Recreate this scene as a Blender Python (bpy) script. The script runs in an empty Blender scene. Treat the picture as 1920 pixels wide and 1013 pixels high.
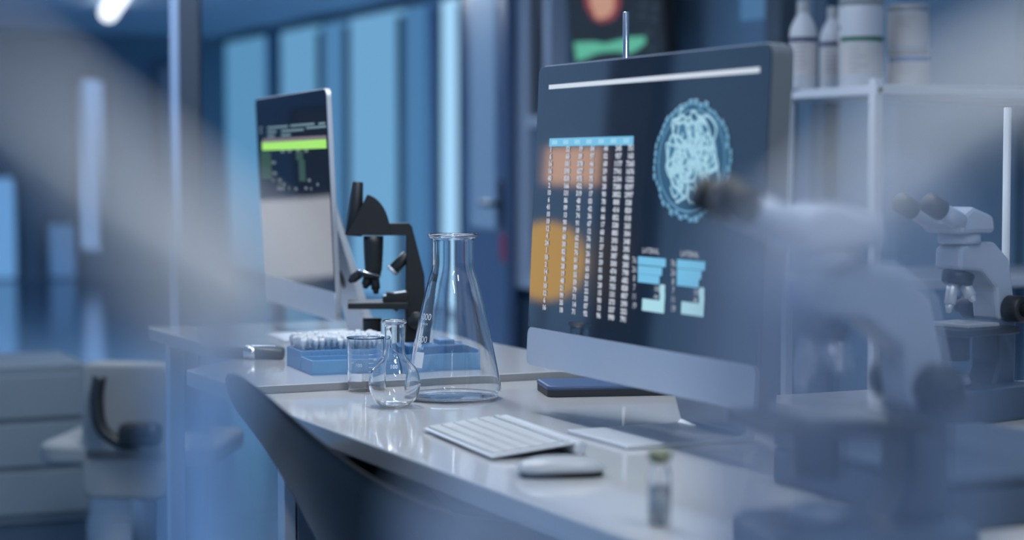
import bpy, bmesh, math, random
from mathutils import Vector, Matrix
random.seed(7)
R = math.radians
SC = bpy.context.scene
COL = SC.collection

# ------------------------------------------------------------------ camera
F = 3640.0                       # focal length in pixels of a 1920 wide frame
CZ = 1.12                        # eye height
PITCH = math.atan(196.5 / F)
cd = bpy.data.cameras.new('camera'); cam = bpy.data.objects.new('camera', cd)
COL.objects.link(cam); SC.camera = cam
cd.sensor_width = 36; cd.lens = F * 36 / 1920
cam.location = (0, 0, CZ); cam.rotation_euler = (math.pi / 2 - PITCH, 0, 0)
cd.clip_start = 0.02; cd.clip_end = 100
cd.dof.use_dof = True; cd.dof.focus_distance = 3.08
cd.dof.aperture_fstop = 2.3
# ------------------------------------------------------------------ world, exposure
w = bpy.data.worlds.new('world'); SC.world = w; w.use_nodes = True
bg = w.node_tree.nodes['Background']
bg.inputs[0].default_value = (0.42, 0.56, 0.76, 1); bg.inputs[1].default_value = 0.55
SC.view_settings.view_transform = 'Standard'; SC.view_settings.look = 'None'
SC.view_settings.gamma = 1; SC.view_settings.exposure = 0.0
SC.view_settings.use_curve_mapping = False

def area(name, loc, size, power, color, rot=(0, 0, 0)):
    l = bpy.data.lights.new(name, 'AREA'); l.shape = 'RECTANGLE'; l.size, l.size_y = size
    l.energy = power; l.color = color
    o = bpy.data.objects.new(name, l); COL.objects.link(o); o.location = loc; o.rotation_euler = rot
    return o
# the ceiling lamps of the room (housings below); the last is added to light the hoses
LAMPS = [((0.75, 1.6), 1.2, 15), ((-0.25, 3.2), 1.2, 22), ((-0.95, 4.9), 1.2, 20), ((1.6, 4.9), 1.2, 24), ((-4.6, 10.6), 1.4, 60), ((-0.9, 10.6), 1.4, 55), ((0.1, 0.35), 1.2, 20)]

# ------------------------------------------------------------------ frames
ANG = R(25)
U = Vector((-math.sin(ANG), math.cos(ANG), 0)); V = Vector((math.cos(ANG), math.sin(ANG), 0))
J = Vector((-0.442, 3.109, 0))
def st(s, t, z=0): return J + U * s + V * t + Vector((0, 0, z))
CP, SP = math.cos(PITCH), math.sin(PITCH)
def ray(px, py):
    x = (px - 960) / F; y = -(py - 506.5) / F
    return Vector((x, CP + y * SP, -SP + y * CP))
def pt(px, py, D):
    r = ray(px, py); return Vector((0, 0, CZ)) + r * (D / r.y)
def on(px, py, z):
    r = ray(px, py); return Vector((0, 0, CZ)) + r * ((z - CZ) / r.z)

# ------------------------------------------------------------------ materials
MATS = {}
def mat(name, col, rough=0.5, metal=0.0, trans=0.0, emit=None, es=1.0, ior=1.5, noise=0.0, nscale=20, bump=0.0, coat=0.0):
    if name in MATS: return MATS[name]
    m = bpy.data.materials.new(name); m.use_nodes = True; nt = m.node_tree
    b = nt.nodes['Principled BSDF']
    b.inputs['Base Color'].default_value = (*col, 1); b.inputs['Roughness'].default_value = rough
    b.inputs['Metallic'].default_value = metal; b.inputs['Transmission Weight'].default_value = trans
    b.inputs['IOR'].default_value = ior; b.inputs['Coat Weight'].default_value = coat
    if emit:
        b.inputs['Emission Color'].default_value = (*emit, 1); b.inputs['Emission Strength'].default_value = es
    if noise or bump:
        tc = nt.nodes.new('ShaderNodeTexCoord'); n = nt.nodes.new('ShaderNodeTexNoise'); n.inputs['Scale'].default_value = nscale
        nt.links.new(tc.outputs['Object'], n.inputs['Vector'])
        if noise:
            mx = nt.nodes.new('ShaderNodeMix'); mx.data_type = 'RGBA'
            mx.inputs[6].default_value = (*[c * (1 - noise) for c in col], 1)
            mx.inputs[7].default_value = (*[min(1, c * (1 + noise)) for c in col], 1)
            nt.links.new(n.outputs['Fac'], mx.inputs[0]); nt.links.new(mx.outputs[2], b.inputs['Base Color'])
        if bump:
            bp = nt.nodes.new('ShaderNodeBump'); bp.inputs['Strength'].default_value = bump; bp.inputs['Distance'].default_value = 0.002
            nt.links.new(n.outputs['Fac'], bp.inputs['Height']); nt.links.new(bp.outputs['Normal'], b.inputs['Normal'])
    MATS[name] = m; return m
def L(r, g, b):                      # sRGB 0-255 -> linear
    f = lambda c: (c / 255 / 12.92) if c / 255 <= 0.04045 else ((c / 255 + 0.055) / 1.055) ** 2.4
    return (f(r), f(g), f(b))

M_desk = mat('white_laminate', (0.50, 0.50, 0.505), 0.08, noise=0.02, nscale=3)
M_edge = mat('laminate_edge', (0.50, 0.51, 0.53), 0.45, noise=0.03)
M_deskgrey = mat('grey_edge_band', (0.26, 0.27, 0.28), 0.45, noise=0.03)
M_leg = mat('white_powder_coat', (0.62, 0.66, 0.72), 0.35, noise=0.02)
M_panel = mat('grey_panel', (0.2, 0.23, 0.27), 0.5, noise=0.03)
M_alu = mat('brushed_aluminium', (0.62, 0.65, 0.70), 0.42, 0.55, noise=0.02, nscale=60)
M_scr = mat('glossy_black_glass', (0.006, 0.008, 0.012), 0.04, ior=1.6, emit=(0.006, 0.012, 0.026), noise=0.02)
M_glass = mat('clear_glass', (1, 1, 1), 0.0, trans=1.0, ior=1.47)
M_mark = mat('white_enamel_marking', (0.8, 0.82, 0.84), 0.5, noise=0.02)
M_black = mat('black_enamel', (0.008, 0.010, 0.012), 0.5, noise=0.1)
M_blackm = mat('black_plastic', (0.014, 0.016, 0.018), 0.35, noise=0.1)
M_chrome = mat('chrome', (0.75, 0.77, 0.8), 0.16, 1.0, noise=0.02)
M_white = mat('white_plastic', (0.38, 0.40, 0.42), 0.35, noise=0.02)
M_keycap = mat('white_keycap', (0.43, 0.45, 0.47), 0.5, noise=0.02)
M_blue = mat('sky_blue_plastic', (0.15, 0.32, 0.53), 0.4, noise=0.04)
M_bluedk = mat('blue_plastic_dark', (0.06, 0.17, 0.34), 0.4, noise=0.04)
M_tip = mat('frosted_tip', (0.75, 0.80, 0.85), 0.35, trans=0.2, noise=0.02)
M_navy = mat('navy_cover', (0.045, 0.09, 0.19), 0.5, noise=0.06, nscale=80)
M_pages = mat('dark_sides', (0.03, 0.033, 0.04), 0.6, noise=0.1)
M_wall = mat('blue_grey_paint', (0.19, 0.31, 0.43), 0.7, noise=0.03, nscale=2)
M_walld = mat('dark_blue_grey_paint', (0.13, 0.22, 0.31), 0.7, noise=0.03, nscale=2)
M_frame = mat('dark_window_frame', (0.07, 0.115, 0.17), 0.5, noise=0.04)
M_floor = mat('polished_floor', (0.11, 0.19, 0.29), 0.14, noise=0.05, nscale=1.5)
M_ceil = mat('ceiling_paint', (0.52, 0.68, 0.85), 0.8, noise=0.02)
M_bottle = mat('white_hdpe', (0.56, 0.59, 0.64), 0.45, noise=0.02)
M_label = mat('paper_label', (0.55, 0.54, 0.54), 0.6, noise=0.02)
M_ink = mat('grey_ink', (0.22, 0.22, 0.25), 0.6, noise=0.02)
M_sblue = mat('navy_stripe', (0.012, 0.03, 0.11), 0.5, noise=0.02)
M_sgreen = mat('green_stripe', (0.01, 0.12, 0.06), 0.5, noise=0.02)
M_mblue = mat('blue_stripe', (0.05, 0.16, 0.36), 0.5, noise=0.02)
def E(name, rgb, s=1.0): return mat('lit_' + name, (0.01, 0.01, 0.01), 0.5, emit=L(*rgb), es=s)

# ------------------------------------------------------------------ mesh helpers
def box(bm, c, size, rot=None, bev=0.0, seg=2):
    r = bmesh.ops.create_cube(bm, size=1.0)
    vs = r['verts']
    M = Matrix.Translation(Vector(c)) @ (rot.to_4x4() if rot else Matrix.Identity(4)) @ Matrix.Diagonal((*size, 1))
    bmesh.ops.transform(bm, matrix=M, verts=vs)
    if bev:
        es = list({e for v in vs for e in v.link_edges})
        bmesh.ops.bevel(bm, geom=es, offset=bev, segments=seg, affect='EDGES', profile=0.5)
    return bm
def prism(bm, pts, a, b, axis='y', bev=0.0):
    """closed outline pts (2D) extruded between a and b along axis"""
    def P(p, h):
        if axis == 'y': return (p[0], h, p[1])
        if axis == 'x': return (h, p[0], p[1])
        return (p[0], p[1], h)
    v0 = [bm.verts.new(P(p, a)) for p in pts]; v1 = [bm.verts.new(P(p, b)) for p in pts]
    n = len(pts); fs = [bm.faces.new(v0[::-1]), bm.faces.new(v1)]
    for i in range(n): fs.append(bm.faces.new((v0[i], v0[(i + 1) % n], v1[(i + 1) % n], v1[i])))
    bmesh.ops.recalc_face_normals(bm, faces=fs)
    if bev:
        es = list({e for f in fs for e in f.edges})
        bmesh.ops.bevel(bm, geom=es, offset=bev, segments=2, affect='EDGES', profile=0.5)
    return bm
def lathe(bm, prof, seg=48, mtx=None):
    """prof: list of (r, z); r==0 ends closed by a pole"""
    rings = []
    for r, z in prof:
        if r < 1e-6: rings.append([bm.verts.new((0, 0, z))])
        else: rings.append([bm.verts.new((r * math.cos(2 * math.pi * k / seg), r * math.sin(2 * math.pi * k / seg), z)) for k in range(seg)])
    vs = [v for q in rings for v in q]; fs = []
    for a, b in zip(rings, rings[1:]):
        for k in range(seg):
            k2 = (k + 1) % seg
            if len(a) == 1 and len(b) == 1: continue
            if len(a) == 1: fs.append(bm.faces.new((a[0], b[k], b[k2])))
            elif len(b) == 1: fs.append(bm.faces.new((a[k], b[0], a[k2])))
            else: fs.append(bm.faces.new((a[k], b[k], b[k2], a[k2])))
    for f in fs: f.smooth = True
    bmesh.ops.recalc_face_normals(bm, faces=fs)
    if mtx: bmesh.ops.transform(bm, matrix=mtx, verts=vs)
    return bm
def cyl(bm, p0, p1, r0, r1=None, seg=32, bev=0.0):
    p0, p1 = Vector(p0), Vector(p1); r1 = r0 if r1 is None else r1
    d = p1 - p0; h = d.length
    q = Vector((0, 0, 1)).rotation_difference(d.normalized()).to_matrix().to_4x4()
    b = min(bev, h * .3) if bev else 0
    prof = [(0, 0), (r0 - b, 0)] + ([(r0, b)] if b else []) + ([(r1, h - b)] if b else []) + [(r1 - b, h), (0, h)]
    return lathe(bm, prof, seg, Matrix.Translation(p0) @ q)
def catmull(pts, n=10):
    P = [Vector(p) for p in pts]; P = [2 * P[0] - P[1]] + P + [2 * P[-1] - P[-2]]; out = []
    for i in range(1, len(P) - 2):
        for k in range(n):
            t = k / n; a, b, c, d = P[i - 1:i + 3]
            out.append(0.5 * ((2 * b) + (c - a) * t + (2 * a - 5 * b + 4 * c - d) * t * t + (3 * b - a - 3 * c + d) * t ** 3))
    out.append(P[-2]); return out
def tube(bm, pts, r, seg=14, cap=True, flat=None):
    P = [Vector(p) for p in pts]; rings = []; up = Vector((0.13, 0.31, 0.94)); fs = []
    for i, p in enumerate(P):
        d = (P[min(i + 1, len(P) - 1)] - P[max(i - 1, 0)]).normalized()
        a = (up - d * up.dot(d)).normalized(); b = d.cross(a); up = a
        rr = r[i] if isinstance(r, (list, tuple)) else r
        rings.append([bm.verts.new(p + a * math.cos(2 * math.pi * k / seg) * rr + b * math.sin(2 * math.pi * k / seg) * rr) for k in range(seg)])
    for A, B in zip(rings, rings[1:]):
        for k in range(seg):
            f = bm.faces.new((A[k], A[(k + 1) % seg], B[(k + 1) % seg], B[k])); f.smooth = True; fs.append(f)
    if cap: fs += [bm.faces.new(rings[0][::-1]), bm.faces.new(rings[-1])]
    bmesh.ops.recalc_face_normals(bm, faces=fs)
    return bm
def NB(): return bmesh.new()
def obj(name, bm, m, parent=None, smooth=False, label=None):
    me = bpy.data.meshes.new(name)
    if smooth:
        for f in bm.faces: f.smooth = True
    bm.to_mesh(me); bm.free()
    me.materials.append(m)
    o = bpy.data.objects.new(name, me); COL.objects.link(o)
    if parent: o.parent = parent
    if label: o['label'] = label
    return o
def thing(name, label, cat, loc=(0, 0, 0), rz=0, group=None, kind=None):
    o = bpy.data.objects.new(name, None); COL.objects.link(o); o.empty_display_size = 0.05
    o.location = loc; o.rotation_euler = (0, 0, rz); o['label'] = label; o['category'] = cat
    if group: o['group'] = group
    if kind: o['kind'] = kind
    return o
def tag(o, label, cat, group=None):
    o['label'] = label; o['category'] = cat
    if group: o['group'] = group
    return o
def struct(name, bm, m, parent=None):
    o = obj(name, bm, m, parent)
    if not parent: o['kind'] = 'structure'
    return o
def copy_tree(o, parent=None):
    c = o.copy(); COL.objects.link(c); c.parent = parent
    for ch in list(o.children): copy_tree(ch, c)
    return c
def text_into(bm, s, size, mtx, align='CENTER', space=1.0, bold=0):
    cu = bpy.data.curves.new('t', 'FONT'); cu.body = s; cu.size = size; cu.align_x = align; cu.space_line = space
    cu.resolution_u = 2; cu.offset = bold
    o = bpy.data.objects.new('t', cu); COL.objects.link(o)
    bpy.context.view_layer.update()
    me = bpy.data.meshes.new_from_object(o.evaluated_get(bpy.context.evaluated_depsgraph_get()))
    me.transform(mtx); bm.from_mesh(me); bpy.data.meshes.remove(me)
    bpy.data.objects.remove(o); bpy.data.curves.remove(cu)
    return bm

# ================================================================== SETTING
H = 2.42
TW, SE, TR, TL = 4.85, 16.2, 2.55, -2.7       # window wall, end wall, near right wall, left wall
def slab(bm, s0, s1, t0, t1, z0, z1):
    c = st((s0 + s1) / 2, (t0 + t1) / 2, (z0 + z1) / 2)
    return box(bm, c, (abs(t1 - t0), abs(s1 - s0), abs(z1 - z0)), rot=Matrix.Rotation(ANG, 3, 'Z'))
struct('floor', slab(NB(), -5.2, SE + .2, TL - .2, TW + .4, -.1, 0), M_floor)
struct('ceiling', slab(NB(), -3.4, SE + .2, TL - .2, TW + .4, H, H + .1), M_ceil)
# end wall with a few tall lit slots (px positions give s/t, the wall is one plane)
def end_t(px):
    r = ray(px, 310); n = (Vector((0, 0, 0)) - J); a = (SE - n.dot(U)) / (r.dot(U)); return (n + r * a).dot(V)
def wall_s(px, T):
    r = ray(px, 310); n = -J; a = (T - n.dot(V)) / r.dot(V); return (n + r * a).dot(U)
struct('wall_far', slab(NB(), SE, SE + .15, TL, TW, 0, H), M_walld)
wn = 0
def window(name_n, bmpane, rgb, bmf, s=1.0):
    t = bpy.data.objects.new('window_%d' % name_n, None); COL.objects.link(t); t['kind'] = 'structure'
    obj('pane', bmpane, E('window_%d' % name_n, rgb, s), t)
    if bmf: obj('window_frame', bmf, M_frame, t)
for px0, px1, z0, z1, rgb in ((-30, 26, .02, 1.0, (98, 150, 205)), (152, 190, .3, 1.95, (120, 155, 205)), (90, 140, .02, .55, (70, 108, 155)), (300, 322, 0.1, 2.1, (40, 62, 92))):
    wn += 1; a, b = end_t(px0), end_t(px1)
    fb = NB()
    for (A, B, C, D) in ((a - .06, a, z0, z1), (b, b + .06, z0, z1), (a, b, z1, z1 + .06)):
        slab(fb, SE - .05, SE - .001, A, B, C, D)
    window(wn, slab(NB(), SE - .02, SE - .002, a, b, z0, z1), rgb, fb)
# window wall: frosted daylight panes between dark piers
struct('wall_right', slab(NB(), 2.2, SE, TW, TW + .15, 0, H), mat('pier_paint', (0.26, 0.45, 0.66), .6, noise=.02))
panes = [(372, 396, (72, 122, 166)), (418, 500, (88, 143, 184)), (532, 604, (100, 155, 196)), (612, 655, (78, 128, 172)), (662, 760, (108, 163, 204)), (764, 800, (72, 120, 164)), (834, 864, (165, 215, 250)), (880, 960, (86, 122, 165))]
for px0, px1, rgb in panes:
    wn += 1; a, b = wall_s(px1, TW), wall_s(px0, TW); fb = NB()
    slab(fb, b, b + .10, TW - .05, TW - .001, 0, 2.3); slab(fb, a, b, TW - .04, TW - .001, 2.36, 2.39)
    pb = NB(); slab(pb, a, b, TW - .02, TW - .002, .05, 2.36)
    window(wn, pb, rgb, fb)
# dark roof beam along the window wall
struct('trim_1', slab(NB(), 3, SE, TW - .1, TW - .051, 2.40, H - .002), M_frame)
# near right wall
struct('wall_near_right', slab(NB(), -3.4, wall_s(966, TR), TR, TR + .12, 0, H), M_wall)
a, b = wall_s(1460, TR), wall_s(1392, TR); wn += 1
window(wn, slab(NB(), a, b, TR - .012, TR - .002, 1.60, 1.72), (70, 110, 150), None)
t_ = slab(NB(), wall_s(1492, TR), wall_s(1462, TR), TR - .06, TR - .001, 0, H); struct('trim_2', t_, mat('grey_trim', (.09, .12, .15), .6, noise=.02))
t_ = slab(NB(), wall_s(1572, TR), wall_s(1545, TR), TR - .05, TR - .001, 0, H); struct('trim_3', t_, M_frame)
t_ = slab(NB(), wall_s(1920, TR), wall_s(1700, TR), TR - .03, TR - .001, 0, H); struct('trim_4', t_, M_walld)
# white framed glass cabinet front on the wall end
g = thing('glass_cabinet', 'white framed wall cabinet with dark glass beside the far door', 'cabinet', st(wall_s(972, TR), TR, 0))
def rel(o, bm):                      # bm built in world space -> into o's own space
    bmesh.ops.transform(bm, matrix=Matrix.Translation(-o.location), verts=bm.verts); return bm
s0, s1 = wall_s(1030, TR - .08), wall_s(964, TR - .08)
fb = NB()
slab(fb, s1 - .12, s1, TR - .08, TR - .002, .62, H - .02); slab(fb, s0, s1 - .12, TR - .08, TR - .002, 1.27, 1.32); slab(fb, s0 + .05, s1 - .12, TR - .08, TR - .002, .62, .68)
slab(fb, s0, s0 + .05, TR - .08, TR - .002, .62, H - .02)
obj('frame', rel(g, fb), M_leg, g)
obj('glass_pane', rel(g, slab(NB(), s0 + .05, s1 - .1, TR - .05, TR - .04, 1.31, H - .03)), mat('dark_cabinet_glass', (.03, .045, .06), .15, noise=.05), g)
obj('lower_panel', rel(g, slab(NB(), s0 + .05, s1 - .1, TR - .05, TR - .04, .68, 1.26)), M_wall, g)
# open door leaf, its hinge at the far jamb
hinge = pt(874, 310, 8.75); free = pt(958, 310, 7.95)
dvec = (free - hinge); dvec.z = 0; dl = dvec.length; da = math.atan2(dvec.y, dvec.x)
d = bpy.data.objects.new('door_1', None); COL.objects.link(d); d['kind'] = 'structure'; d.location = (hinge.x, hinge.y, 0); d.rotation_euler = (0, 0, da)
obj('door_leaf', box(NB(), (dl / 2, 0, 1.06), (dl, .04, 2.1), bev=.003), mat('door_blue', (0.10, 0.17, 0.29), .4, noise=.03), d)
obj('door_window', box(NB(), (dl * .5, 0, 1.35), (dl * .55, .046, 1.0), bev=.002), E('door_pane', (80, 114, 154)), d)
hb = NB(); cyl(hb, (dl - .08, -.021, .96), (dl - .08, -.07, .96), .012); cyl(hb, (dl - .08, -.065, .96), (dl - .26, -.065, .96), .012, bev=.003); box(hb, (dl - .08, -.025, .96), (.05, .008, .2), bev=.003)
cyl(hb, (dl - .08, .021, .96), (dl - .08, .07, .96), .012); cyl(hb, (dl - .08, .065, .96), (dl - .26, .065, .96), .012, bev=.003)
obj('door_handle', hb, M_blackm, d)
obj('red_tag', box(NB(), (dl - .05, 0, .78), (.09, .05, .12), bev=.01), mat('red_plastic', (.45, .02, .06), .4, noise=.03), d)
jb = NB(); box(jb, (hinge.x - .012, hinge.y + .06, H / 2), (.034, .10, H)); struct('trim_5', jb, M_frame)
# mullion of the glazed partition on the left
mp = pt(347, 310, 5.2)
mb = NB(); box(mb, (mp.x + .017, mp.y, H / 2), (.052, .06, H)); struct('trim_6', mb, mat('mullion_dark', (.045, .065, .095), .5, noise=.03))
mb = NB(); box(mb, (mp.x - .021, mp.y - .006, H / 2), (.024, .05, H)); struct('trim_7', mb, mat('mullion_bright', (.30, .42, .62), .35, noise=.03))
mb = NB(); box(mb, (mp.x - .062, mp.y + .3, H / 2), (.05, .03, H)); struct('trim_8', mb, M_frame)

# ---- left wall (outside the frame, seen only mirrored in the glossy screens)
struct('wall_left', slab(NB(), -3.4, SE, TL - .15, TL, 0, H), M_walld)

# ceiling lamps
k = 0
for (x, y), ln, pw in LAMPS:
    k += 1
    lab = {1: 'linear ceiling lamp above the near end of the desk', 2: 'linear ceiling lamp above the desk junction', 3: 'linear ceiling lamp above the far desk', 4: 'linear ceiling lamp above the bottle shelf', 5: 'linear ceiling lamp in the left part of the far hall', 6: 'linear ceiling lamp in front of the far window wall', 7: 'added linear ceiling lamp above the narrow side table, lighting the hoses'}[k]
    drop = .20 if k in (5, 6) else 0
    tl = thing('ceiling_lamp', lab, 'lamp', (x, y, H - .06 - drop), ANG, 'linear ceiling lamps')
    if drop:  # uplights and lit tops added to brighten the far ceiling
        for q_ in (-.5, .5): obj('suspension_rod', cyl(NB(), (0, q_, .058), (0, q_, .36), .006, seg=8), M_leg, tl)
        obj('added_diffuser', box(NB(), (0, 0, .0655), (.12, ln - .04, .010), bev=.002), E('lamp', (240, 246, 255), 5), tl)
        area('added_uplight', (x, y, H - .06 - drop + .075), (.14, ln), 150, (.80, .90, 1.0), (math.pi, 0, ANG))
    hb = NB(); box(hb, (0, 0, .035), (.16, ln, .05), bev=.004); obj('housing', hb, M_leg, tl)
    obj('diffuser', box(NB(), (0, 0, .004), (.12, ln - .04, .012), bev=.002), E('lamp', (240, 246, 255), 5), tl)
    area('lamp_light', (x, y, H - .075 - drop), (.14, ln), pw, (.88, .94, 1.0), (0, 0, ANG))
# visible far tube lamp
c = pt(222, -8, 17.0); c.z = H - .08
tl = thing('tube_lamp', 'bright bare tube lamp on the ceiling at upper left', 'lamp', (c.x, c.y, c.z))
b0 = pt(205, 22, 15.4); b1 = pt(250, -60, 15.4)
b0 = on(203, 24, H - .06); b1 = on(243, -40, H - .06)
tb = NB(); cyl(tb, b0 - c, b1 - c, .07, seg=16, bev=.02); obj('tube', tb, E('tube', (235, 243, 255), 2.2), tl)
hb = NB(); cyl(hb, b0 - c + Vector((0, 0, .035)), b1 - c + Vector((0, 0, .035)), .03, seg=12); obj('holder', hb, M_leg, tl)

# ================================================================== DESKS
ZD, ZF, DD = 0.75, 0.763, 0.70
def desk(name, label, s0, s1, t0, t1, z, th, legs_s, origin_s, edge):
    o = thing(name, label, 'desk', st(origin_s, t0, 0), ANG)
    L0 = lambda s, t: (t - t0, s - origin_s)
    x0, y0 = L0(s0, t0); x1, y1 = L0(s1, t1)
    tb = NB(); box(tb, ((x0 + x1) / 2, (y0 + y1) / 2, z - th / 2), (x1 - x0, y1 - y0, th), bev=.0025)
    obj('desk_top', tb, M_desk, o)
    for s in legs_s:
        for xx in (x0 + .03, x1 - .05):
            obj('leg', box(NB(), (xx, s - origin_s, (z - th) / 2), (.035, .035, z - th), bev=.003), M_leg, o)
    return o, x0, x1, y0, y1
dn, x0, x1, y0, y1 = desk('desk', 'glossy white desk carrying the flasks, keyboard and large monitor', -2.35, -.001, 0, DD, ZD, .028, (-2.3,), 0, 0)
obj('modesty_panel', box(NB(), (.62, -1.2, .41), (.018, 2.2, .60), bev=.002), M_panel, dn)
obj('end_panel', box(NB(), (.36, -.03, .361), (.55, .030, .721), bev=.002), M_panel, dn)
obj('end_post', box(NB(), (.072, -.03, .361), (.020, .034, .721), bev=.002), M_leg, dn, label='pale front edge post')
df = thing('desk', 'white desk at the back carrying the black microscope and smaller looking monitor', 'desk', st(0, 0, 0), ANG)
b = NB(); prism(b, [(0, .001), (DD, .001), (DD, 1.22), (.17, 1.22), (.17, .50), (0, .30)], ZF - .028, ZF, 'z', bev=.0025); obj('desk_top', b, M_desk, df)
for xx, yy in ((.22, 1.18), (.66, 1.18), (.66, .06)): obj('leg', box(NB(), (xx, yy, (ZF - .028) / 2), (.035, .035, ZF - .028), bev=.003), M_leg, df)
obj('edge_band', box(NB(), (.35, -.003 + .004, ZF - .0068), (.698, .004, .0124), bev=.0005), M_deskgrey, df)
dr, x0, x1, y0, y1 = desk('desk', 'white bench at right behind the desk, carrying the second microscope', -2.3, -.36, .74, 1.45, ZD, .03, (-2.2, -.45), 0, 0)

# ================================================================== MONITORS
def frame_of(o):
    return o.matrix_world
def rrect(y0, y1, z0, z1, r, n=5, low=True):
    pts = []
    cs = [(y1 - r, z1 - r, 0), (y0 + r, z1 - r, 90)]
    for cy, cz, a0 in cs:
        for k in range(n + 1):
            a = R(a0 + 90 * k / n); pts.append((cy + r * math.cos(a), cz + r * math.sin(a)))
    if low:
        for cy, cz, a0 in ((y0 + r, z0 + r, 180), (y1 - r, z0 + r, 270)):
            for k in range(n + 1):
                a = R(a0 + 90 * k / n); pts.append((cy + r * math.cos(a), cz + r * math.sin(a)))
    else: pts += [(y0, z0), (y1, z0)]
    return pts
M_house = mat('dark_grey_casing', (.10, .115, .135), .4, noise=.03)
CH, GL, WD = .057, .388, .65
def monitor(label, center, rz, tilt, z, thick=.03, GAP=.072, house=None):
    """local: screen faces -X, width along Y; panel pivots about its lower edge"""
    o = thing('monitor', label, 'monitor', (center.x, center.y, z), rz)
    # stand
    sb = NB()
    prof = [(-.055, 0), (.135, 0), (.142, .004), (.142, .012), (.05, .30), (.038, .30), (.125, .012), (.120, .007), (-.055, .006)]
    prism(sb, prof, -.095, .078, 'y', bev=.0012); obj('stand', sb, M_alu, o)
    obj('cable_grommet', cyl(NB(), (.09, 0, .12), (.112, 0, .127), .02), M_black, o)
    T = Matrix.Translation((0, 0, GAP)) @ Matrix.Rotation(tilt, 4, 'Y')
    def tr(bm): bmesh.ops.transform(bm, matrix=T, verts=bm.verts); return bm
    hb = NB(); prism(hb, rrect(-WD / 2, WD / 2, 0, CH + GL, .014), .0, thick, 'x', bev=.001)
    # curved back
    n = 10
    for k in range(n):
        f0, f1 = 1 - (k / n) ** 2, 1 - ((k + 1) / n) ** 2
    bk = rrect(-WD / 2 * .8, WD / 2 * .8, .04, CH + GL - .05, .1); prism(hb, bk, thick - .002, thick + .018, 'x', bev=.008)
    obj('housing', tr(hb), house or M_house, o)
    hb = NB(); prism(hb, rrect(-WD / 2, WD / 2, 0, CH - .0006, .012), -.0022, -.0002, 'x', bev=.0004); obj('chin', tr(hb), M_alu, o, label='silver band below the screen')
    hb = NB(); box(hb, (thick / 2 - .001, 0, CH + GL + .0006), (thick - .004, WD - .03, .001)); obj('top_edge', tr(hb), M_alu, o)
    gb = NB(); prism(gb, rrect(-WD / 2 + .001, WD / 2 - .001, CH, CH + GL - .001, .013, low=False), -.002, .0005, 'x')
    sc = obj('screen', tr(gb), M_scr, o)
    bpy.context.view_layer.update()
    return o, sc, T
def scr_local(o, T, px, py):
    """where the sight line of a pixel meets the glass, in panel coordinates (y, z)"""
    W = Matrix.Translation(o.location) @ Matrix.Rotation(o.rotation_euler.z, 4, 'Z') @ T; Wi = W.inverted()
    a = Wi @ Vector((0, 0, CZ)); b = Wi @ (Vector((0, 0, CZ)) + ray(px, py)); d_ = b - a
    q = a + d_ * ((-.002 - a.x) / d_.x); return q.y, q.z
def reflect(o, T, px, py, tt):
    """world point where the mirrored sight line meets the plane t = tt"""
    W = Matrix.Translation(o.location) @ Matrix.Rotation(o.rotation_euler.z, 4, 'Z') @ T
    n = (W.to_3x3() @ Vector((1, 0, 0))).normalized(); y, z = scr_local(o, T, px, py)
    p = W @ Vector((-.002, y, z)); r = ray(px, py).normalized(); r = r - 2 * r.dot(n) * n
    a = (tt - (p - J).dot(V)) / r.dot(V); q = p + r * a; return (q - J).dot(U), q.z
XO = -.0026
def quad(bm, T, y0, y1, z0, z1, x=XO, d=.0004):
    b = NB(); box(b, (x, (y0 + y1) / 2, (z0 + z1) / 2), (d, abs(y1 - y0), abs(z1 - z0))); bmesh.ops.transform(b, matrix=T, verts=b.verts)
    me = bpy.data.meshes.new('q'); b.to_mesh(me); b.free(); bm.from_mesh(me); bpy.data.meshes.remove(me)
def txt(bm, T, s, y, z, size, align='CENTER', space=1.0, sx=1.0, bold=0):
    # text reads left to right along -Y (viewer's left is +Y)
    m = T @ Matrix.Translation((XO - .0003, y, z)) @ Matrix(((0, 0, -1, 0), (-sx, 0, 0, 0), (0, 1, 0, 0), (0, 0, 0, 1)))
    text_into(bm, s, size, m, align, space, bold)

mc = Vector((0.171, 2.618, 0)) - V * .014
WD = .64
big, bscr, BT = monitor('large monitor showing a brain scan and columns of numbers, behind the keyboard', mc, ANG, R(2.7), ZD, .03)
P = lambda px, py: scr_local(big, BT, px, py)
E_wht = E('screen_white', (205, 215, 228)); E_cy = E('screen_cyan', (112, 185, 222)); E_pale = E('screen_pale', (165, 212, 225)); E_txt = E('screen_text', (188, 194, 206))
b = NB(); y0_, zA = P(1030, 163); y1_, zB = P(1425, 131); quad(b, BT, y1_, y0_, (zA + zB) / 2 - .0034, (zA + zB) / 2 + .0030); obj('menu_bar', b, E_wht, bscr)
b = NB(); yh0, zh0 = P(1031, 267); yh1, zh1 = P(1188, 264); zh = (zh0 + zh1) / 2
quad(b, BT, yh1, yh0, zh - .006, zh + .006); obj('table_header', b, E_cy, bscr, label='light cyan header row')
n = 7
for k in range(n):
    b = NB(); yy = yh0 + (yh1 - yh0) * (k + .5) / n; quad(b, BT, yy - .007, yy + .009, zh - .003, zh + .003, XO - .0004)
    obj('header_cell', b, E('header_text', (150, 205, 230)), bscr)
cols = [(1034, 280, 1), (1066, 280, 2), (1090, 280, 2), (1112, 280, 2), (1137, 279, 2), (1161, 278, 3), (1184, 277, 3)]
first = {0: ['1', '6', '16', '16', '40', '2', '10', '6', '41', '10', '10', '12', '4', '24', '1', '10', '2', '14', '8', '10', '12', '6', '16', '10', '0']}
zb0 = P(1034, 280)[1]; zb1 = P(1020, 576)[1]; rows = 23; dz = (zb0 - zb1) / (rows - 1)
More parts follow.
